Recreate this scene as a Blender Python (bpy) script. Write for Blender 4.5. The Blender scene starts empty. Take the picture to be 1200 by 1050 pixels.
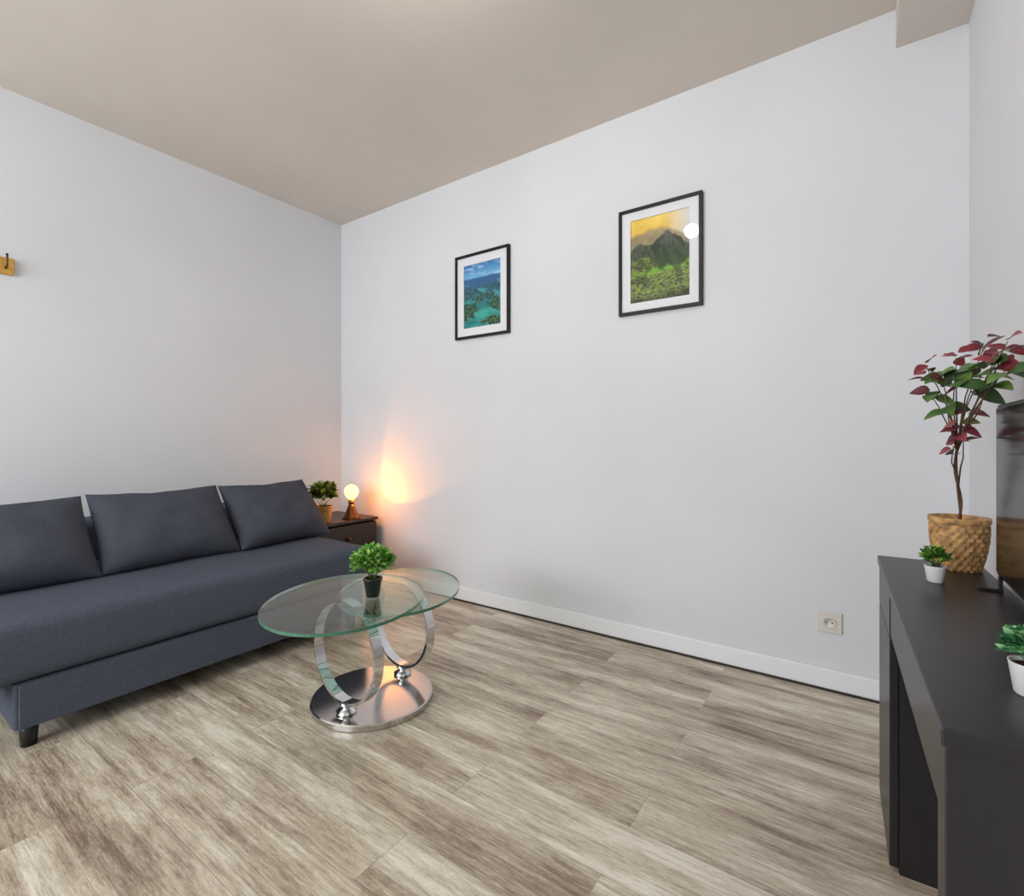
import bpy, bmesh, math, random
from mathutils import Vector, Matrix, noise
random.seed(4)
S=bpy.context.scene
COL=S.collection
S.view_settings.view_transform='Standard'
S.view_settings.look='None'
S.view_settings.exposure=0

def lin(r,g,b):
    f=lambda c:(c/255)/12.92 if c/255<=0.04045 else ((c/255+0.055)/1.055)**2.4
    return (f(r),f(g),f(b),1)

# ---------- materials ----------
def mat(name,col,rough=0.5,metal=0,bump=0,bscale=50,var=0,vscale=3,coat=0,emit=None,estr=0,stretch=None,spec=None):
    m=bpy.data.materials.new(name); m.use_nodes=True
    nt=m.node_tree; b=nt.nodes['Principled BSDF']
    b.inputs['Base Color'].default_value=col
    b.inputs['Roughness'].default_value=rough
    b.inputs['Metallic'].default_value=metal
    b.inputs['Coat Weight'].default_value=coat
    if spec is not None: b.inputs['Specular IOR Level'].default_value=spec
    if emit: 
        b.inputs['Emission Color'].default_value=emit; b.inputs['Emission Strength'].default_value=estr
    tc=nt.nodes.new('ShaderNodeTexCoord'); mp=nt.nodes.new('ShaderNodeMapping')
    nt.links.new(tc.outputs['Object'],mp.inputs['Vector'])
    if stretch: mp.inputs['Scale'].default_value=stretch
    if var:
        n=nt.nodes.new('ShaderNodeTexNoise'); n.inputs['Scale'].default_value=vscale; n.inputs['Detail'].default_value=6
        nt.links.new(mp.outputs[0],n.inputs['Vector'])
        r=nt.nodes.new('ShaderNodeValToRGB')
        r.color_ramp.elements[0].position=.3; r.color_ramp.elements[1].position=.7
        r.color_ramp.elements[0].color=tuple(c*(1-var) for c in col[:3])+(1,)
        r.color_ramp.elements[1].color=tuple(min(1,c*(1+var)) for c in col[:3])+(1,)
        nt.links.new(n.outputs['Fac'],r.inputs[0]); nt.links.new(r.outputs[0],b.inputs['Base Color'])
    if bump:
        n=nt.nodes.new('ShaderNodeTexNoise'); n.inputs['Scale'].default_value=bscale; n.inputs['Detail'].default_value=4
        nt.links.new(mp.outputs[0],n.inputs['Vector'])
        bp=nt.nodes.new('ShaderNodeBump'); bp.inputs['Strength'].default_value=bump; bp.inputs['Distance'].default_value=.004
        nt.links.new(n.outputs['Fac'],bp.inputs['Height']); nt.links.new(bp.outputs[0],b.inputs['Normal'])
    return m

def attr_mat(name,rough=.5,spec=.5):
    m=bpy.data.materials.new(name); m.use_nodes=True
    nt=m.node_tree; b=nt.nodes['Principled BSDF']
    a=nt.nodes.new('ShaderNodeAttribute'); a.attribute_name='Col'
    nt.links.new(a.outputs['Color'],b.inputs['Base Color'])
    b.inputs['Roughness'].default_value=rough; b.inputs['Specular IOR Level'].default_value=spec
    return m

def glaze_mat(name,tint,ior=1.45,rough=0.0):
    # thin clear pane: transparent + Fresnel reflection, same reflectance on entry and exit faces
    m=bpy.data.materials.new(name); m.use_nodes=True
    nt=m.node_tree; nt.nodes.remove(nt.nodes['Principled BSDF'])
    o=nt.nodes['Material Output']
    t=nt.nodes.new('ShaderNodeBsdfTransparent'); t.inputs[0].default_value=tint
    g=nt.nodes.new('ShaderNodeBsdfGlossy'); g.inputs['Roughness'].default_value=rough
    f=nt.nodes.new('ShaderNodeFresnel')
    ge=nt.nodes.new('ShaderNodeNewGeometry'); mr=nt.nodes.new('ShaderNodeMapRange')
    mr.inputs['To Min'].default_value=ior; mr.inputs['To Max'].default_value=1/ior
    nt.links.new(ge.outputs['Backfacing'],mr.inputs['Value']); nt.links.new(mr.outputs['Result'],f.inputs['IOR'])
    x=nt.nodes.new('ShaderNodeMixShader')
    nt.links.new(f.outputs[0],x.inputs[0]); nt.links.new(t.outputs[0],x.inputs[1]); nt.links.new(g.outputs[0],x.inputs[2])
    nt.links.new(x.outputs[0],o.inputs['Surface'])
    return m

M_wall=mat('plaster_wall',lin(216,218,221),.9,bump=.35,bscale=12,var=.04,vscale=1.2)
M_ceil=mat('ceiling_paint',lin(214,206,197),.92,bump=.15,bscale=10,var=.07,vscale=1)
M_white=mat('white_gloss_paint',lin(234,236,238),.45,bump=.1,bscale=30)
def fabric(name,col):
    m=mat(name,col,.95,var=.12,vscale=110,spec=.06)
    nt=m.node_tree; b=nt.nodes['Principled BSDF']
    tc=nt.nodes.new('ShaderNodeTexCoord')
    hs=[]
    for d in ('X','Y','Z'):
        w=nt.nodes.new('ShaderNodeTexWave'); w.bands_direction=d; w.inputs['Scale'].default_value=110; w.inputs['Distortion'].default_value=1.5; w.inputs['Detail'].default_value=2
        nt.links.new(tc.outputs['Object'],w.inputs['Vector']); hs.append(w)
    a=nt.nodes.new('ShaderNodeMath'); a.operation='ADD'; nt.links.new(hs[0].outputs['Fac'],a.inputs[0]); nt.links.new(hs[1].outputs['Fac'],a.inputs[1])
    c=nt.nodes.new('ShaderNodeMath'); c.operation='ADD'; nt.links.new(a.outputs[0],c.inputs[0]); nt.links.new(hs[2].outputs['Fac'],c.inputs[1])
    bp=nt.nodes.new('ShaderNodeBump'); bp.inputs['Strength'].default_value=.5; bp.inputs['Distance'].default_value=.001
    nt.links.new(c.outputs[0],bp.inputs['Height']); nt.links.new(bp.outputs[0],b.inputs['Normal'])
    return m
M_fab=fabric('slate_blue_fabric',lin(83,89,101))
M_fab2=fabric('slate_grey_fabric',lin(76,79,88))
M_blkpl=mat('black_plastic',lin(22,22,24),.35,bump=.05,bscale=60)
M_desk=mat('black_brown_wood',lin(38,35,38),.35,bump=.04,bscale=30,var=.06,vscale=8,stretch=(8,.6,8),spec=.45)
M_desk_in=mat('black_brown_laminate',lin(30,28,30),.45,bump=.04,bscale=40,var=.06,vscale=8)
M_night=mat('dark_brown_wood',lin(44,31,26),.4,bump=.05,bscale=30,var=.15,vscale=8)
M_chrome=mat('polished_chrome',(.70,.70,.71,1),.05,1,bump=.02,bscale=20)
M_brush=mat('brushed_steel',(.58,.565,.55,1),.10,1,bump=.03,bscale=60,stretch=(1,12,1))
M_brass=mat('antique_brass',lin(170,120,50),.3,1,bump=.1,bscale=60)
M_brassd=mat('dark_bronze',lin(96,66,34),.35,.8,bump=.1,bscale=60)
M_soil=mat('potting_soil',lin(40,30,22),.95,bump=1,bscale=120,var=.3,vscale=80)
M_potw=mat('white_ceramic',lin(230,230,228),.35,bump=.03,bscale=30)
M_potb=mat('black_pot_plastic',lin(26,26,27),.4,bump=.05,bscale=30)
M_basket=mat('woven_bamboo',lin(184,142,90),.6,bump=.6,bscale=90,var=.6,vscale=60)
M_basket_g=mat('golden_basket',lin(172,134,66),.6,bump=.5,bscale=90,var=.35,vscale=60)
M_stem=mat('brown_stem',lin(92,66,44),.8,bump=.6,bscale=120,var=.25,vscale=40)
M_leaf=attr_mat('leaf_surface',.45,.4)
M_print=attr_mat('printed_paper',.55,.3)
M_mat=mat('white_mat_board',lin(226,227,230),.8,bump=.05,bscale=200)
M_frame=mat('black_frame_wood',lin(16,15,16),.4,bump=.1,bscale=80,spec=.3)
M_glaze=glaze_mat('picture_glazing',(1,1,1,1),1.3)
M_glass=glaze_mat('table_glass',(.845,.93,.89,1),1.5)
M_gedge=mat('glass_edge_green',lin(80,150,122),.1,0,bump=.02,bscale=20)
M_gedge.node_tree.nodes['Principled BSDF'].inputs['Transmission Weight'].default_value=.5
M_tv=mat('tv_screen_glass',lin(10,11,14),.14,bump=.01,bscale=4,spec=.18)
M_bulb=mat('warm_bulb_glass',lin(255,190,100),.3,emit=(1,.60,.20,1),estr=2.8)
M_globe=mat('opal_globe_glass',lin(255,250,240),.3,emit=lin(255,249,242),estr=118)
M_metalw=mat('white_metal',lin(225,225,225),.4,bump=.02,bscale=30)
M_outlet=mat('beige_plastic',lin(214,210,200),.35,bump=.02,bscale=30)
M_hole=mat('socket_dark',lin(45,42,40),.6,bump=.02,bscale=30)

# floor
def floor_mat():
    m=bpy.data.materials.new('weathered_plank_floor'); m.use_nodes=True
    nt=m.node_tree; N=nt.nodes; L=nt.links; b=N['Principled BSDF']
    tc=N.new('ShaderNodeTexCoord')
    mp=N.new('ShaderNodeMapping'); mp.inputs['Location'].default_value=(-.28,.953,0)
    L.new(tc.outputs['Object'],mp.inputs[0])
    def brick(c1,c2,mo,ms):
        br=N.new('ShaderNodeTexBrick'); br.offset=.37; br.offset_frequency=2; br.squash=1
        br.inputs['Scale'].default_value=1; br.inputs['Brick Width'].default_value=1.22; br.inputs['Row Height'].default_value=.17
        br.inputs['Mortar Size'].default_value=ms; br.inputs['Mortar Smooth'].default_value=.1
        br.inputs['Color1'].default_value=c1; br.inputs['Color2'].default_value=c2; br.inputs['Mortar'].default_value=mo
        L.new(mp.outputs[0],br.inputs['Vector']); return br
    br=brick((0,0,0,1),(1,1,1,1),(.5,.5,.5,1),.0008)
    sc=N.new('ShaderNodeVectorMath'); sc.operation='MULTIPLY'; sc.inputs[1].default_value=(17,9,5)
    L.new(br.outputs['Color'],sc.inputs[0])
    ad=N.new('ShaderNodeVectorMath'); ad.operation='ADD'; L.new(tc.outputs['Object'],ad.inputs[0]); L.new(sc.outputs[0],ad.inputs[1])
    def nz(s,det,stretch,rough=.6,dist=0):
        q=N.new('ShaderNodeMapping'); q.inputs['Scale'].default_value=stretch; L.new(ad.outputs[0],q.inputs[0])
        n=N.new('ShaderNodeTexNoise'); n.inputs['Scale'].default_value=s; n.inputs['Detail'].default_value=det; n.inputs['Roughness'].default_value=rough
        n.inputs['Distortion'].default_value=dist
        L.new(q.outputs[0],n.inputs['Vector']); return n
    big=nz(1.5,12,(1,6.5,1),.66,.15)
    fine=nz(4.5,12,(1,24,1),.80)
    micro=nz(50,6,(1,9,1),.85)
    worn=nz(6.0,12,(1,5,1),.90,.1)
    def mth(op,a,bv):
        k=N.new('ShaderNodeMath'); k.operation=op
        for i,v in enumerate((a,bv)):
            if isinstance(v,(int,float)): k.inputs[i].default_value=v
            else: L.new(v,k.inputs[i])
        return k.outputs[0]
    s=mth('ADD',mth('MULTIPLY',big.outputs['Fac'],.50),mth('MULTIPLY',fine.outputs['Fac'],.36))
    s=mth('ADD',s,mth('MULTIPLY',worn.outputs['Fac'],.40))
    s=mth('SUBTRACT',s,.127)
    s=mth('ADD',s,mth('MULTIPLY',mth('SUBTRACT',br.outputs['Color'],.5),.034))
    s=mth('ADD',s,mth('MULTIPLY',mth('SUBTRACT',micro.outputs['Fac'],.5),.22))
    r=N.new('ShaderNodeValToRGB'); cr=r.color_ramp
    cr.elements[0].position=.34; cr.elements[0].color=lin(96,80,66)
    cr.elements[1].position=.61; cr.elements[1].color=lin(232,226,210)
    for p,c in ((.41,lin(130,112,95)),(.465,lin(166,151,131)),(.52,lin(195,184,163))):
        e=cr.elements.new(p); e.color=c
    L.new(s,r.inputs[0])
    mx=N.new('ShaderNodeMix'); mx.data_type='RGBA'; mx.blend_type='MIX'
    L.new(mth('MULTIPLY',br.outputs['Fac'],.4),mx.inputs['Factor']); L.new(r.outputs[0],mx.inputs['A']); mx.inputs['B'].default_value=lin(60,50,42)
    L.new(mx.outputs['Result'],b.inputs['Base Color'])
    b.inputs['Roughness'].default_value=.30; b.inputs['Specular IOR Level'].default_value=.5
    bp=N.new('ShaderNodeBump'); bp.inputs['Strength'].default_value=.12; bp.inputs['Distance'].default_value=.002
    L.new(s,bp.inputs['Height']); L.new(bp.outputs[0],b.inputs['Normal'])
    return m
M_floor=floor_mat()

# ---------- object helpers ----------
def obj(name,me,material=None,parent=None,loc=(0,0,0),rot=(0,0,0)):
    o=bpy.data.objects.new(name,me); COL.objects.link(o)
    if material and me is not None: 
        if len(me.materials)==0: me.materials.append(material)
    o.location=loc; o.rotation_euler=rot
    if parent: o.parent=parent
    return o
def thing(name,label,cat,loc,rotz=0,group=None):
    e=bpy.data.objects.new(name,None); COL.objects.link(e); e.empty_display_size=.05
    e.location=loc; e.rotation_euler=(0,0,rotz); e['label']=label; e['category']=cat
    if group: e['group']=group
    return e
def from_bm(bm,name,smooth=False):
    me=bpy.data.meshes.new(name); bmesh.ops.recalc_face_normals(bm,faces=bm.faces)
    bm.to_mesh(me); bm.free()
    if smooth:
        for p in me.polygons: p.use_smooth=True
    return me
def box(name,a,b,material,parent=None,bev=0,seg=2,smooth=False):
    bm=bmesh.new(); bmesh.ops.create_cube(bm,size=1)
    for v in bm.verts:
        v.co=Vector([(a[i]+b[i])/2+v.co[i]*(b[i]-a[i]) for i in range(3)])
    if bev: bmesh.ops.bevel(bm,geom=bm.edges[:],offset=bev,segments=seg,profile=.5,affect='EDGES')
    return obj(name,from_bm(bm,name,smooth or seg>2),material,parent)
def boxes(name,lst,material,parent=None,bev=0):
    bm=bmesh.new()
    for a,b in lst:
        r=bmesh.ops.create_cube(bm,size=1)
        for v in r['verts']:
            v.co=Vector([(a[i]+b[i])/2+v.co[i]*(b[i]-a[i]) for i in range(3)])
    if bev: bmesh.ops.bevel(bm,geom=bm.edges[:],offset=bev,segments=2,profile=.5,affect='EDGES')
    return obj(name,from_bm(bm,name),material,parent)
def lathe(name,prof,material,parent=None,seg=48,loc=(0,0,0),rot=(0,0,0),fn=None,smooth=True):
    bm=bmesh.new(); rings=[]
    for j,(r,z) in enumerate(prof):
        if r<1e-5: rings.append([bm.verts.new((0,0,z))]); continue
        ring=[]
        for i in range(seg):
            a=2*math.pi*i/seg; rr=r
            if fn: rr+=fn(i,j,a,z)
            ring.append(bm.verts.new((rr*math.cos(a),rr*math.sin(a),z)))
        rings.append(ring)
    for A,B in zip(rings,rings[1:]):
        if len(A)==1 and len(B)==1: continue
        for i in range(seg):
            k=(i+1)%seg
            if len(A)==1: bm.faces.new((A[0],B[k],B[i]))
            elif len(B)==1: bm.faces.new((A[i],A[k],B[0]))
            else: bm.faces.new((A[i],A[k],B[k],B[i]))
    me=from_bm(bm,name,smooth)
    return obj(name,me,material,parent,loc,rot)
def sharp(o,ang=35):
    md=o.modifiers.new('es','EDGE_SPLIT'); md.split_angle=math.radians(ang); return o
def tube_bm(bm,pts,rads,seg=8):
    prev=None
    n=len(pts)
    for i,p in enumerate(pts):
        p=Vector(p)
        d=(Vector(pts[min(i+1,n-1)])-Vector(pts[max(i-1,0)])).normalized()
        s=d.cross(Vector((.3,.9,.1))).normalized(); t=d.cross(s)
        r=rads[i] if isinstance(rads,(list,tuple)) else rads
        ring=[bm.verts.new(p+s*r*math.cos(2*math.pi*k/seg)+t*r*math.sin(2*math.pi*k/seg)) for k in range(seg)]
        if prev:
            for k in range(seg):
                bm.faces.new((prev[k],prev[(k+1)%seg],ring[(k+1)%seg],ring[k]))
        else: bm.faces.new(ring)
        prev=ring
    bm.faces.new(prev[::-1])
def tube(name,paths,material,parent,seg=8):
    bm=bmesh.new()
    for pts,r in paths: tube_bm(bm,pts,r,seg)
    return obj(name,from_bm(bm,name,True),material,parent)
def leaves(name,lst,parent,detail=4,tipdark=None):
    """lst of (pos,dir,normal,length,width,color)"""
    vs=[];fs=[];cols=[]
    for pos,d,nr,L,W,c in lst:
        d=Vector(d).normalized(); s=d.cross(Vector(nr)).normalized(); u=s.cross(d).normalized()
        base=len(vs); pos=Vector(pos); n=detail
        for i in range(n+1):
            f=i/n
            w=W*.5*math.sin(math.pi*min(1,(f**.8*.95+.03)))**.8*(1.25-.5*f)
            if i==n: w=W*.02
            cen=pos+d*L*f-u*L*.18*f*f
            vs+= [cen-s*w+u*w*.3, cen, cen+s*w+u*w*.3]
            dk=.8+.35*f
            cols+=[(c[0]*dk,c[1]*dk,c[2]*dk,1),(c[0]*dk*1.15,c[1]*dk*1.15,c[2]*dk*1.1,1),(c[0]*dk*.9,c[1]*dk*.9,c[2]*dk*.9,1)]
        for i in range(n):
            a=base+i*3
            fs+=[(a,a+1,a+4,a+3),(a+1,a+2,a+5,a+4)]
    me=bpy.data.meshes.new(name); me.from_pydata([tuple(v) for v in vs],[],fs)
    ca=me.color_attributes.new('Col','FLOAT_COLOR','POINT')
    for i,c in enumerate(cols): ca.data[i].color=c
    for p in me.polygons: p.use_smooth=True
    return obj(name,me,M_leaf,parent)

def rnd(a,b): return random.uniform(a,b)
def bush(parent,z0,rad,h,n,L,W,greens,name='foliage'):
    lst=[]
    for i in range(n):
        a=rnd(0,2*math.pi); e=math.asin(rnd(-.25,1)); rr=rnd(.45,1)
        d=Vector((math.cos(a)*math.cos(e),math.sin(a)*math.cos(e),math.sin(e)))
        c=Vector((0,0,z0+h*.42))
        pos=c+Vector((d.x*rad*rr,d.y*rad*rr,d.z*h*.5*rr))
        dd=(d+Vector((rnd(-.6,.6),rnd(-.6,.6),rnd(-.2,.7)))).normalized()
        nr=(Vector((0,0,1))+d*.5+Vector((rnd(-.4,.4),rnd(-.4,.4),0))).normalized()
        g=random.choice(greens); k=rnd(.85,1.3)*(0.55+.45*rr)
        s=rnd(.75,1.2)
        lst.append((pos-dd*L*.5,dd,nr,L*s,W*s,(g[0]*k,g[1]*k,g[2]*k)))
    return leaves(name,lst,parent)
M_stemg=mat('green_stem',lin(78,100,48),.6,bump=.2,bscale=80)
def stems(parent,z0,rad,h,n,name='stem'):
    bm=bmesh.new()
    for i in range(n):
        a=2*math.pi*i/n+rnd(-.2,.2)
        q=Vector((math.cos(a),math.sin(a),0))
        tube_bm(bm,[Vector((0,0,z0-.004))+q*rad*.1,Vector((0,0,z0+h*.3))+q*rad*.3,Vector((0,0,z0+h*.6))+q*rad*.7],[.0018,.0015,.0008],6)
    return obj(name,from_bm(bm,name,True),M_stemg,parent)

# ---------- ROOM ----------
W=3.515; D=-4.4; H=2.595
def struct(o): o['kind']='structure'; return o
T=.12
struct(box('floor',(-T,D-T,-.1),(W+T,T,0),M_floor))
struct(box('ceiling',(-T,D-T,H),(W+T,T,H+.1),M_ceil))
struct(box('wall_left',(-T,D-T,0),(0,T,H),M_wall))
struct(box('wall_back',(0,0,0),(W,T,H),M_wall))
struct(box('wall_right',(W,D-T,0),(W+T,T,H),M_wall))
wx0,wx1,wz0,wz1=.25,2.45,.85,2.3
struct(boxes('wall_rear',[((0,D-T,0),(W,D,wz0)),((0,D-T,wz1),(W,D,H)),((0,D-T,wz0),(wx0,D,wz1)),((wx1,D-T,wz0),(W,D,wz1))],M_wall))
struct(boxes('window_1',[((wx0,D-.08,wz0),(wx1,D-.02,wz0+.06)),((wx0,D-.08,wz1-.06),(wx1,D-.02,wz1)),((wx0,D-.08,wz0+.06),(wx0+.06,D-.02,wz1-.06)),((wx1-.06,D-.08,wz0+.06),(wx1,D-.02,wz1-.06)),(((wx0+wx1)/2-.04,D-.08,wz0+.06),((wx0+wx1)/2+.04,D-.02,wz1-.06))],M_white))
struct(box('trim_1',(3.311,D,2.45),(W,0,H),M_ceil))
def baseboard(name,a,b): return struct(box(name,a,b,M_white,bev=.004))
baseboard('baseboard_back',(0,-.014,.008),(W-.014,0,.085))
baseboard('baseboard_left',(0,D,.008),(.014,-.014,.085))
baseboard('baseboard_right',(W-.014,D,.008),(W,-.0,.085))
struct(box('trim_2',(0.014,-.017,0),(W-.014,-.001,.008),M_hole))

# ---------- SOFA ----------
sofa=thing('sofa','long slate-blue fabric sofa bed with storage base and black feet','sofa',(0.10,-2.12,0))
def soft_box(name,a,b,material,parent,bev,amp=.006,cuts=10):
    bm=bmesh.new(); bmesh.ops.create_cube(bm,size=1)
    for v in bm.verts:
        v.co=Vector([(a[i]+b[i])/2+v.co[i]*(b[i]-a[i]) for i in range(3)])
    bmesh.ops.bevel(bm,geom=bm.edges[:],offset=bev,segments=5,profile=.5,affect='EDGES')
    bmesh.ops.subdivide_edges(bm,edges=[e for e in bm.edges if e.calc_length()>.12],cuts=cuts,use_grid_fill=True)
    bm.normal_update()
    for v in bm.verts:
        n=noise.noise(v.co*4.0); v.co+=v.normal*n*amp
    return obj(name,from_bm(bm,name,True),material,parent)
soft_box('seat',(0.0,0,.222),(.945,1.54,.425),M_fab,sofa,.045)
box('storage_base',(.06,.16,.075),(.93,1.50,.222),M_fab,sofa,bev=.008)
box('front_panel',(.931,.17,.078),(.942,1.49,.218),M_fab,sofa,bev=.004)
soft_box('backrest',(0.0,.02,.40),(.17,1.52,.62),M_fab,sofa,.04)
for p in ((.86,.175),(.86,1.43),(.09,.175),(.09,1.43)):
    o=lathe('leg',[(0,0),(.021,0),(.026,.078),(0,.078)],M_blkpl,sofa,seg=20,loc=(p[0]+.02,p[1]+.03,0)) 
    o['label']='short black tapered foot'
def cushion_mesh(w,h,t,seed=0):
    bm=bmesh.new(); n=34
    def P(u,v,s):
        au,av=abs(u),abs(v)
        th=((1-au**3.0)*(1-av**3.0))**.55
        pin=1-.035*(1-av**2)*au**2 ; pin2=1-.045*(1-au**2)*av**2
        x=s*t/2*th*(1.0-.25*v); y=u*w/2*pin*(1-.02*v); z=v*h/2*pin2
        if v>0: z-=.014*(1-au**1.5)*v
        wr=noise.noise(Vector((u*2.0+seed,v*2.0,s*3)))*.016*th+noise.noise(Vector((u*4.5+seed,v*3,s*3)))*.005*th
        z+=noise.noise(Vector((u*2+seed*3,4,2)))*.012*av**3
        return Vector((x+s*wr,y,z))
    g={}
    for s in (1,-1):
        for i in range(n+1):
            for j in range(n+1):
                edge=i in(0,n) or j in(0,n)
                if s==-1 and edge: g[s,i,j]=g[1,i,j]; continue
                u=math.sin((i/n*2-1)*math.pi/2); v=math.sin((j/n*2-1)*math.pi/2)
                g[s,i,j]=bm.verts.new(P(u,v,s))
        for i in range(n):
            for j in range(n):
                q=(g[s,i,j],g[s,i+1,j],g[s,i+1,j+1],g[s,i,j+1])
                bm.faces.new(q if s==1 else q[::-1])
    return from_bm(bm,'cushion',True)
for k,(y,lean,yaw,w,zz,lab) in enumerate(((-1.910,-38,-1,.565,.588,'slate fabric back cushion leaning at the open end of the sofa'),(-1.342,-37,0,.560,.590,'slate fabric back cushion in the middle of the sofa'),(-.803,-39,3,.52,.590,'slate fabric back cushion beside the nightstand'))):
    o=obj('back_cushion',cushion_mesh(w,.402,.175,k*7.3),M_fab2,None,(.507,y,zz-.002),(0,math.radians(lean),math.radians(yaw)))
    o['label']=lab; o['category']='cushion'; o['group']='back cushions on the sofa'

# ---------- NIGHTSTAND ----------
ns=thing('nightstand','small dark brown wooden nightstand beside the sofa','nightstand',(.04,-.545,0))
NW,ND,NH=.44,.49,.46
box('top',(0,0,NH-.02),(NW,ND,NH),M_night,ns,bev=.003)
boxes('body',[((.01,.01,.05),(.025,ND-.01,NH-.02)),((.025,.01,.05),(NW-.02,.028,NH-.02)),((.025,ND-.028,.05),(NW-.02,ND-.01,NH-.02)),((.025,.028,.05),(NW-.02,ND-.028,.068))],M_night,ns)
for z in (.06,.25):
    d=box('drawer',(NW-.02,.012,z),(NW-.002,ND-.012,z+.18),M_night,ns,bev=.003)
    lathe('knob',[(0,0),(.008,0),(.006,.012),(.013,.018),(.01,.026),(0,.027)],M_brassd,d,seg=16,loc=(NW-.002,ND/2,z+.09),rot=(0,math.pi/2,0))
for x in (.03,NW-.05):
    for y in (.03,ND-.05):
        box('leg',(x-.015,y-.0,0),(x+.015,y+.03,.05),M_night,ns)

# lamp
lx,ly=.415,-.225
lamp=thing('table_lamp','small bronze table lamp with lit amber globe bulb on nightstand','lamp',(lx,ly,NH))
lathe('base',[(0,0),(.058,0),(.060,.006),(.050,.018),(.036,.045),(.024,.08),(.016,.102),(0,.102)],M_brassd,lamp,seg=32)
lathe('socket',[(0,.102),(.018,.102),(.020,.110),(.018,.128),(.0,.128)],M_brass,lamp,seg=24)
bulb=lathe('bulb',[(0,.128),(.016,.129),(.028,.140),(.042,.162),(.047,.183),(.042,.204),(.026,.222),(0,.230)],M_bulb,lamp,seg=24)
def lamp_light(kind,energy,col,loc,size=.02):
    pl=bpy.data.lights.new('bulb_light',kind); pl.energy=energy; pl.color=col; pl.shadow_soft_size=size
    o=bpy.data.objects.new('bulb_light',pl); COL.objects.link(o); o.parent=lamp; o.location=loc; return o
lamp_light('POINT',3.4,(1,.29,.03),(.062,.03,.18),.03)
sp=lamp_light('SPOT',7.0,(1,.33,.035),(.055,.05,.10),.008)
sp.data.spot_size=math.radians(80); sp.data.spot_blend=.22
sp.rotation_euler=Vector((.46,.50,.52)).to_track_quat('-Z','Y').to_euler()

def basket(parent,rb,rt,h,material,seg=72,bulge=.05):
    rows=34; prof=[(0,0)]
    for j in range(rows+1):
        f=j/rows; r=rb+(rt-rb)*f+bulge*rb*math.sin(f*math.pi)
        if f>.9: r+=.004
        prof.append((r,h*f))
    prof+= [(rt-.006,h),(rt-.008,h*.86)]
    def fn(i,j,a,z):
        if j<1 or j>rows: return 0
        s=1 if ((i//2)+(j//3))%2 else -1
        return .0024*s*(h/.12) if j<rows*.9 else .001*math.sin(i*2.1)
    o=lathe('basket_pot',prof,material,parent,seg=seg,fn=fn)
    lathe('soil',[(0,h*.86),(rt-.008,h*.86),(rt-.008,h*.85),(0,h*.85)],M_soil,parent,seg=24)
    return o
G1=[lin(92,140,48),lin(60,110,40),lin(130,170,70),lin(45,90,35)]
G2=[lin(90,150,100),lin(60,125,80),lin(130,180,125),lin(45,100,60)]
G3=[lin(128,138,48),lin(92,112,38),lin(156,158,68),lin(70,90,34)]
G4=[lin(120,170,65),lin(155,200,100),lin(80,130,50),lin(100,165,65)]

p=thing('potted_plant','leafy green plant in golden woven pot on nightstand','plant',(.385,-.42,NH))
basket(p,.044,.056,.105,M_basket_g,seg=56)
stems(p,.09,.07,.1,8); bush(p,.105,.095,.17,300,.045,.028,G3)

# ---------- COFFEE TABLE ----------
bx,by=1.684,-1.103
ct=thing('coffee_table','coffee table with two oval glass tops and chrome rings','coffee table',(bx,by,0))
R=Vector((.819,.574,0)); F=Vector((-.574,.819,0))
o=lathe('base',[(0,0),(.222,0),(.226,.003),(.226,.020),(.222,.024),(0,.026)],M_brush,ct,seg=96,loc=(-.012,.022,0)); sharp(o,30)
def ring(name,cx,cy,zb,rad,dirv,w=.038,t=.010):
    prof=[(rad,-w/2),(rad,w/2),(rad-t,w/2),(rad-t,-w/2),(rad,-w/2)]
    ang=math.atan2(dirv.y,dirv.x)
    o=lathe(name,prof,M_chrome,ct,seg=96,loc=(cx-bx,cy-by,zb+rad),rot=(math.pi/2,0,ang)); sharp(o,30); return o
r1=(1.707,-1.228); r2=(1.652,-.912)
for (cx,cy),ztop,dv in ((r1,.425,R*.80-F*.60),(r2,.405,R*.78-F*.62)):
    lathe('ring_mount',[(0,.025),(.034,.025),(.036,.032),(.020,.038),(.014,.047),(.024,.054),(.024,.060),(.012,.068),(0,.069)],M_chrome,ct,seg=32,loc=(cx-bx,cy-by,0))
    ring('ring',cx,cy,.060,(ztop-.060)/2,dv)
def oval(name,cx,cy,z,a,b,ang,th=.010):
    bm=bmesh.new(); n=96; top=[];bot=[]
    for i in range(n):
        q=2*math.pi*i/n; x=a*math.cos(q); y=b*math.sin(q)
        top.append(bm.verts.new((x,y,th))); bot.append(bm.verts.new((x,y,0)))
    bm.faces.new(top); bm.faces.new(bot[::-1])
    for i in range(n):
        f=bm.faces.new((bot[i],bot[(i+1)%n],top[(i+1)%n],top[i])); f.material_index=1
    me=from_bm(bm,name); me.materials.append(M_glass); me.materials.append(M_gedge)
    return obj(name,me,None,ct,(cx-bx,cy-by,z),(0,0,ang))
A35=math.radians(35)
oval('glass_top',1.719,-1.237,.425,.266,.325,A35)
oval('glass_top',1.736,-.997,.405,.225,.305,A35)

tp=thing('potted_plant','small bright green bushy plant in black pot on glass table','plant',(1.779,-1.171,.435))
lathe('pot',[(0,0),(.021,0),(.023,.003),(.031,.058),(.034,.06),(.034,.066),(.029,.066),(.028,.055),(0,.055)],M_potb,tp,seg=32)
lathe('soil',[(0,.0552),(.027,.0552),(.027,.057),(0,.058)],M_soil,tp,seg=20)
stems(tp,.058,.06,.09,9); bush(tp,.062,.080,.135,950,.018,.012,G4)

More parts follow.
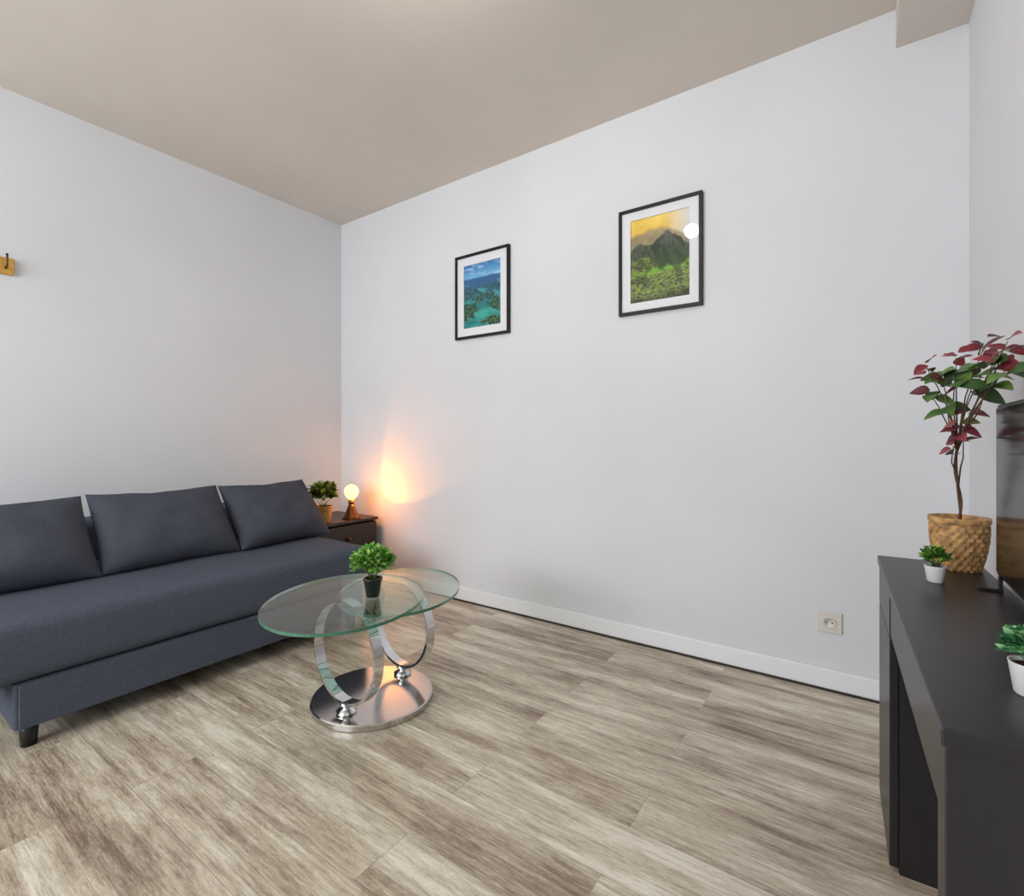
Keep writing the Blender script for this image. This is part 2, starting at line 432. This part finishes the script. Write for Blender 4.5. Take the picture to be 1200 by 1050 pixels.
# ---------- PICTURES ----------
def nz(x,y,z=0,o=5):
    return noise.fractal(Vector((x,y,z)),.8,2.1,o)
def lerp(a,b,t): 
    t=max(0,min(1,t)); return tuple(a[i]+(b[i]-a[i])*t for i in range(3))
def sm(a,b,x):
    t=max(0,min(1,(x-a)/(b-a))); return t*t*(3-2*t)
def art1(u,v):
    n=nz(u*3,v*7,1); n2=nz(u*22,v*34,5,6)
    c=lerp(lin(120,185,220),lin(30,110,180),(v-.76)/.24)
    c=lerp(c,lin(190,215,235),(nz(u*3,v*12,9)-.02)*1.2)
    w=lerp(lin(28,118,120),lin(62,165,152),n*.9+.5)
    w=lerp(w,lin(70,140,170),(v-.35)*2.0)
    for cy,cx,ww,hh,far in ((.75,.15,.5,.05,1),(.745,.75,.4,.06,1),(.66,.40,.5,.05,.8),(.58,.9,.4,.07,.5),(.54,.10,.34,.09,.4),(.46,.55,.30,.07,.25),(.33,.95,.32,.11,.1),(.28,.05,.34,.13,.1),(.06,.85,.4,.09,0)):
        d=((u-cx)/ww)**2+((v-cy)/hh)**2+nz(u*6+cx*9,v*10+cy*7,3)*1.1
        k=sm(1.05,.8,d)
        g=lerp(lin(14,50,40),lin(76,118,62),n2*1.6+.42)
        g=lerp(g,lin(50,100,145),far)
        w=lerp(w,g,k)
    return lerp(w,c,sm(.76,.79,v+.012*nz(u*6,3,2)))
def ridged(x,y,z):
    return 1-2*abs(nz(x,y,z,6))
def art2(u,v):
    n2=nz(u*24,v*26,5,6); n3=nz(u*5,v*5,11,6)
    c=lerp(lin(222,176,60),lin(244,216,112),(v-.7)*2.5+nz(u*3,v*7,4)*.5)
    c=lerp(c,lin(214,218,218),(u-.58)*2.2)
    r1_=.76+.08*math.sin(u*3.6+.2)+.03*nz(u*4,1,3)
    c=lerp(c,lerp(lin(120,112,96),lin(160,150,124),n3+.4),sm(.03,-.03,v-r1_)*.85)
    r2_=.56+.22*math.exp(-((u-.62)/.27)**2)+.12*math.exp(-((u-.14)/.18)**2)+.025*nz(u*9,2,7)
    q=ridged(u*3.2+v*1.6,v*1.6,8)
    m=lerp(lin(30,34,34),lin(106,106,104),(q-.35)*1.1+n2*.35)
    m=lerp(m,lin(124,120,104),sm(.6,.9,v)*.5)
    m=lerp(m,lin(54,80,38),.75-1.7*(v-.42))
    c=lerp(c,m,sm(.012,-.012,v-r2_))
    e=.44+.07*math.sin(u*5+1)+.05*n3
    w_=v+.07*math.sin(u*4.2+.5)+.05*n3
    st=(w_*24)%1.0
    g=lerp(lin(36,52,22),lin(142,164,66),.8-.75*st+n2*.55)
    if st>.80: g=lerp(g,lin(168,164,140),.6)
    g=lerp(g,lin(126,188,50),sm(.07,.0,abs(v-.31-.08*u+.03*n3))*.65*(1 if u>.3 else .4))
    g=lerp(g,lin(24,32,18),sm(.06,.26,nz(u*4,v*6,60,5))*.6)
    g=lerp(g,lin(26,32,20),sm(.14,.02,v+.05*n3)*.7)
    return lerp(c,g,sm(.02,-.02,v-e))
def picture(label,x0,x1,z0,z1,art,mx,mz):
    w=x1-x0; h=z1-z0
    e=thing('framed_picture',label,'picture',(x0,0,z0)); 
    fw=.015; dp=.022
    boxes('frame',[((0,-dp,0),(w,0,fw)),((0,-dp,h-fw),(w,0,h)),((0,-dp,fw),(fw,0,h-fw)),((w-fw,-dp,fw),(w,0,h-fw))],M_frame,e,bev=.0015)
    px0,px1,pz0,pz1=mx,w-mx,mz,h-mz
    boxes('mat_board',[((fw,-.012,fw),(w-fw,-.008,pz0)),((fw,-.012,pz1),(w-fw,-.008,h-fw)),((fw,-.012,pz0),(px0,-.008,pz1)),((px1,-.012,pz0),(w-fw,-.008,pz1))],M_mat,e)
    nx,ny=200,280; vs=[];fs=[];cs=[]
    for j in range(ny+1):
        for i in range(nx+1):
            u=i/nx;v=j/ny
            vs.append((px0-.004+(px1-px0+.008)*u,-.006,pz0-.004+(pz1-pz0+.008)*v)); cs.append(art(u,v))
    for j in range(ny):
        for i in range(nx):
            a=j*(nx+1)+i; fs.append((a,a+1,a+nx+2,a+nx+1))
    me=bpy.data.meshes.new('print'); me.from_pydata(vs,[],fs)
    ca=me.color_attributes.new('Col','FLOAT_COLOR','POINT')
    for i,c in enumerate(cs): ca.data[i].color=(c[0],c[1],c[2],1)
    obj('print',me,M_print,e)
    g=bpy.data.meshes.new('glazing'); g.from_pydata([(fw,-.015,fw),(w-fw,-.015,fw),(w-fw,-.015,h-fw),(fw,-.015,h-fw)],[],[(0,1,2,3)])
    obj('glazing',g,M_glaze,e)
    return e
picture('black framed print of a turquoise island bay with white mat',1.15,1.556,1.60,2.108,art1,.064,.064)
picture('black framed print of green mountain terraces under yellow sky',2.222,2.62,1.598,2.112,art2,.058,.056)

# ---------- OUTLET ----------
ol=thing('wall_outlet','square beige electrical socket on the wall above the baseboard','outlet',(3.103,0,.27))
box('plate',(-.041,-.010,-.041),(.041,0,.041),M_outlet,ol,bev=.003)
o=lathe('socket_well',[(.021,0),(.0215,.0035),(.019,.0035),(.0185,.0005),(0,.0005)],M_outlet,ol,seg=32,loc=(0,-.0102,0),rot=(math.pi/2,0,0))
for dx in (-.009,.009):
    lathe('socket_hole',[(0,0),(.0028,0),(.0028,.0006),(0,.0006)],M_hole,ol,seg=12,loc=(dx,-.0108,0),rot=(math.pi/2,0,0))
lathe('earth_pin',[(0,0),(.0024,0),(.0024,.006),(0,.007)],M_chrome,ol,seg=12,loc=(0,-.0108,.010),rot=(math.pi/2,0,0))

# ---------- COAT RACK ----------
cr=thing('coat_rack','narrow golden wooden coat rack with small metal hooks','coat rack',(0,-1.775,1.745))
box('rail',(0,-.42,0),(.018,0,.075),mat('golden_wood',lin(190,145,60),.45,bump=.3,bscale=40,var=.15,vscale=20),cr,bev=.003)
for yy in (-.03,-.15,-.27,-.39):
    tube('hook',[([(.018,yy,.03),(.035,yy,.022),(.052,yy,.035),(.056,yy,.062),(.052,yy,.085)],[.004,.004,.004,.0035,.005])],M_brassd,cr,8)

# ---------- DESK ----------
dr=math.radians(2.3)
dk=thing('console_table','black-brown wooden console desk with open knee space and side cabinet','console table',(3.289,-1.594,0),dr)
DL,DD,DH=1.0,.215,.668
box('top',(-.004,-.004,DH-.022),(DD,DL,DH),M_desk,dk,bev=.002)
box('end_panel',(0,0,0),(DD,.05,DH-.022),M_desk,dk,bev=.002)
box('front_rail',(.002,.05,.545),(.02,.69,DH-.022),M_desk,dk,bev=.001)
boxes('cabinet_body',[((.018,.69,.0),(DD,.706,DH-.022)),((.018,.984,0),(DD,DL,DH-.022)),((.018,.706,.03),(DD,.984,.046)),((DD-.01,.706,.046),(DD,.984,DH-.022))],M_desk_in,dk)
dd=box('door',(0,.692,.012),(.017,.999,.535),M_desk,dk,bev=.0015)
box('drawer',(0,.692,.54),(.017,.999,DH-.026),M_desk,dk,bev=.0015)
box('back_panel',(DD-.01,.05,.28),(DD,.69,DH-.022),M_desk_in,dk)

# ---------- TV ----------
tv=thing('television','flat black television on low feet standing on the console','television',(3.456,-1.485,DH),math.radians(.3))
box('bezel',(.004,0,.026),(.03,.67,.405),M_blkpl,tv,bev=.003)
box('screen',(.001,.008,.036),(.004,.662,.397),M_tv,tv,bev=.0008)
for y in (.16,.62):
    b=boxes('foot',[((-.036,y-.007,0),(.005,y+.007,.007)),((-.002,y-.007,.007),(.004,y+.007,.032)),((-.002,y-.007,.026),(.012,y+.007,.032))],M_blkpl,tv,bev=.001)

# ---------- PLANTS ON DESK ----------
def small_white(loc,label,sc=1.0,greens=G2):
    e=thing('potted_plant',label,'plant',loc)
    lathe('pot',[(0,0),(.017*sc,0),(.019*sc,.002*sc),(.025*sc,.044*sc),(.0255*sc,.046*sc),(.023*sc,.046*sc),(.022*sc,.040*sc),(0,.040*sc)],M_potw,e,seg=32)
    lathe('soil',[(0,.0402*sc),(.021*sc,.0402*sc),(.021*sc,.041*sc),(0,.042*sc)],M_soil,e,seg=20)
    stems(e,.041*sc,.03*sc,.04*sc,7); bush(e,.040*sc,.034*sc,.066*sc,340,.014*sc,.009*sc,greens)
    return e
small_white((3.348,-.845,DH),'tiny green plant in a white pot beside woven basket',.82,G1)
small_white((3.390,-1.437,DH),'tiny bluish-green plant in white pot near the television',.90,G2)

PX,PY=3.410,-.662
bp_=thing('potted_plant','tall plant with green and burgundy leaves in woven basket','plant',(PX,PY,DH))
basket(bp_,.041,.057,.132,M_basket,seg=80,bulge=.14)
clusters=[
 (3.340,-.775,1.165,'r',6,.036),(3.368,-.766,1.140,'g',6,.050),(3.402,-.685,1.200,'r',5,.038),(3.418,-.793,1.118,'g',6,.060),
 (3.440,-.793,1.212,'r',6,.040),(3.450,-.860,1.180,'r',6,.040),(3.402,-.749,1.028,'p',7,.038),(3.392,-.734,.980,'p',6,.034),
 (3.425,-.713,1.060,'p',5,.038),(3.440,-.850,1.130,'g',6,.058),(3.395,-.74,1.165,'g',5,.052),(3.352,-.74,1.100,'g',4,.045),(3.440,-.76,1.15,'g',5,.054),(3.47,-.80,1.19,'r',5,.040),(3.38,-.73,1.08,'g',4,.045),(3.462,-.90,1.150,'g',5,.052),(3.458,-.905,1.200,'r',5,.042),(3.410,-.735,1.005,'r',4,.036)]
paths=[]; zb=.11
tr1=[];tr2=[]
for i in range(17):
    f=i/16; a=f*math.pi*2.6
    c=Vector((-.008*f+.004*math.sin(f*6),-.045*f,zb+.19*f))
    q=Vector((math.cos(a),math.sin(a),0))*.0024*(1-.5*f)
    tr1.append(c+q); tr2.append(c-q)
paths+= [(tr1,.0028),(tr2,.0028)]
top=Vector((-.008,-.045,zb+.19))
lst=[]
reds=[lin(120,42,50),lin(146,55,62),lin(92,34,42)]
grs=[lin(80,112,54),lin(58,90,44),lin(104,136,70)]
pks=[lin(138,62,70),lin(115,48,55),lin(155,88,85),lin(88,92,52)]
for x,y,z,k,n,L in clusters:
    c=Vector((x-PX,y-PY,z-DH))
    st=top if c.z>top.z+.04 else Vector((-.004,-.024,zb+.10))
    mid=(st+c)/2+Vector((rnd(-.01,.01),rnd(-.01,.01),.01))
    q1=st+(mid-st)*.5+Vector((0,0,.012))
    paths.append(([st,q1,mid,mid+(c-mid)*.5+Vector((0,0,.004)),c],[.0022,.0018,.0014,.0012,.0009]))
    pal={'r':reds,'g':grs,'p':pks}[k]
    for i in range(n):
        a=2*math.pi*i/n+rnd(-.4,.4)
        d=Vector((math.cos(a),math.sin(a),rnd(-.6,.6))).normalized()
        if c.x+PX+d.x*L*1.1>3.503: d.x=(3.503-c.x-PX)/L*.7; 
        cc=random.choice(pal)
        if k=='g' and random.random()<.12: cc=random.choice(reds)
        if k=='r' and random.random()<.12: cc=random.choice(grs)
        pp=c+Vector((0,0,rnd(-.022,.018)))
        nrm=Vector((rnd(-.8,.3)-.35,rnd(-.8,.3)-.55,1))
        lst.append((pp+d*.005,d,nrm,L*rnd(.75,1.2),L*.62,cc))
tube('trunk',paths,M_stem,bp_,8)
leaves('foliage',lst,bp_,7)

# ---------- CEILING LAMP ----------
cl=thing('ceiling_lamp','round opal glass ceiling lamp on a white metal mount','lamp',(2.187,-1.42,H))
lathe('mount',[(0,0),(.05,0),(.05,-.012),(.02,-.02),(.02,-.04),(0,-.04)],M_metalw,cl,seg=32)
lathe('globe',[(0,-.04),(.02,-.043),(.038,-.055),(.052,-.080),(.052,-.098),(.038,-.124),(.02,-.136),(0,-.139)],M_globe,cl,seg=32)

# ---------- LIGHT ----------
al=bpy.data.lights.new('window_light','AREA'); al.shape='RECTANGLE'; al.size=2.1; al.size_y=1.35; al.energy=96; al.color=(.94,.965,1)
ao=bpy.data.objects.new('window_light',al); COL.objects.link(ao); ao.location=((wx0+wx1)/2,D-.14,(wz0+wz1)/2); ao.rotation_euler=(math.radians(90),0,0)
wd=bpy.data.worlds.new('World'); S.world=wd; wd.use_nodes=True
wd.node_tree.nodes['Background'].inputs[0].default_value=(.75,.85,1,1); wd.node_tree.nodes['Background'].inputs[1].default_value=1.0

# ---------- CAMERA ----------
cam=bpy.data.cameras.new('camera'); co=bpy.data.objects.new('camera',cam); COL.objects.link(co)
cam.sensor_width=36; cam.sensor_fit='HORIZONTAL'; cam.lens=17.64; cam.shift_y=-.010; cam.clip_start=.02
co.location=(3.212,-2.352,1.0); co.rotation_euler=(math.radians(90),0,math.radians(35))
S.camera=co
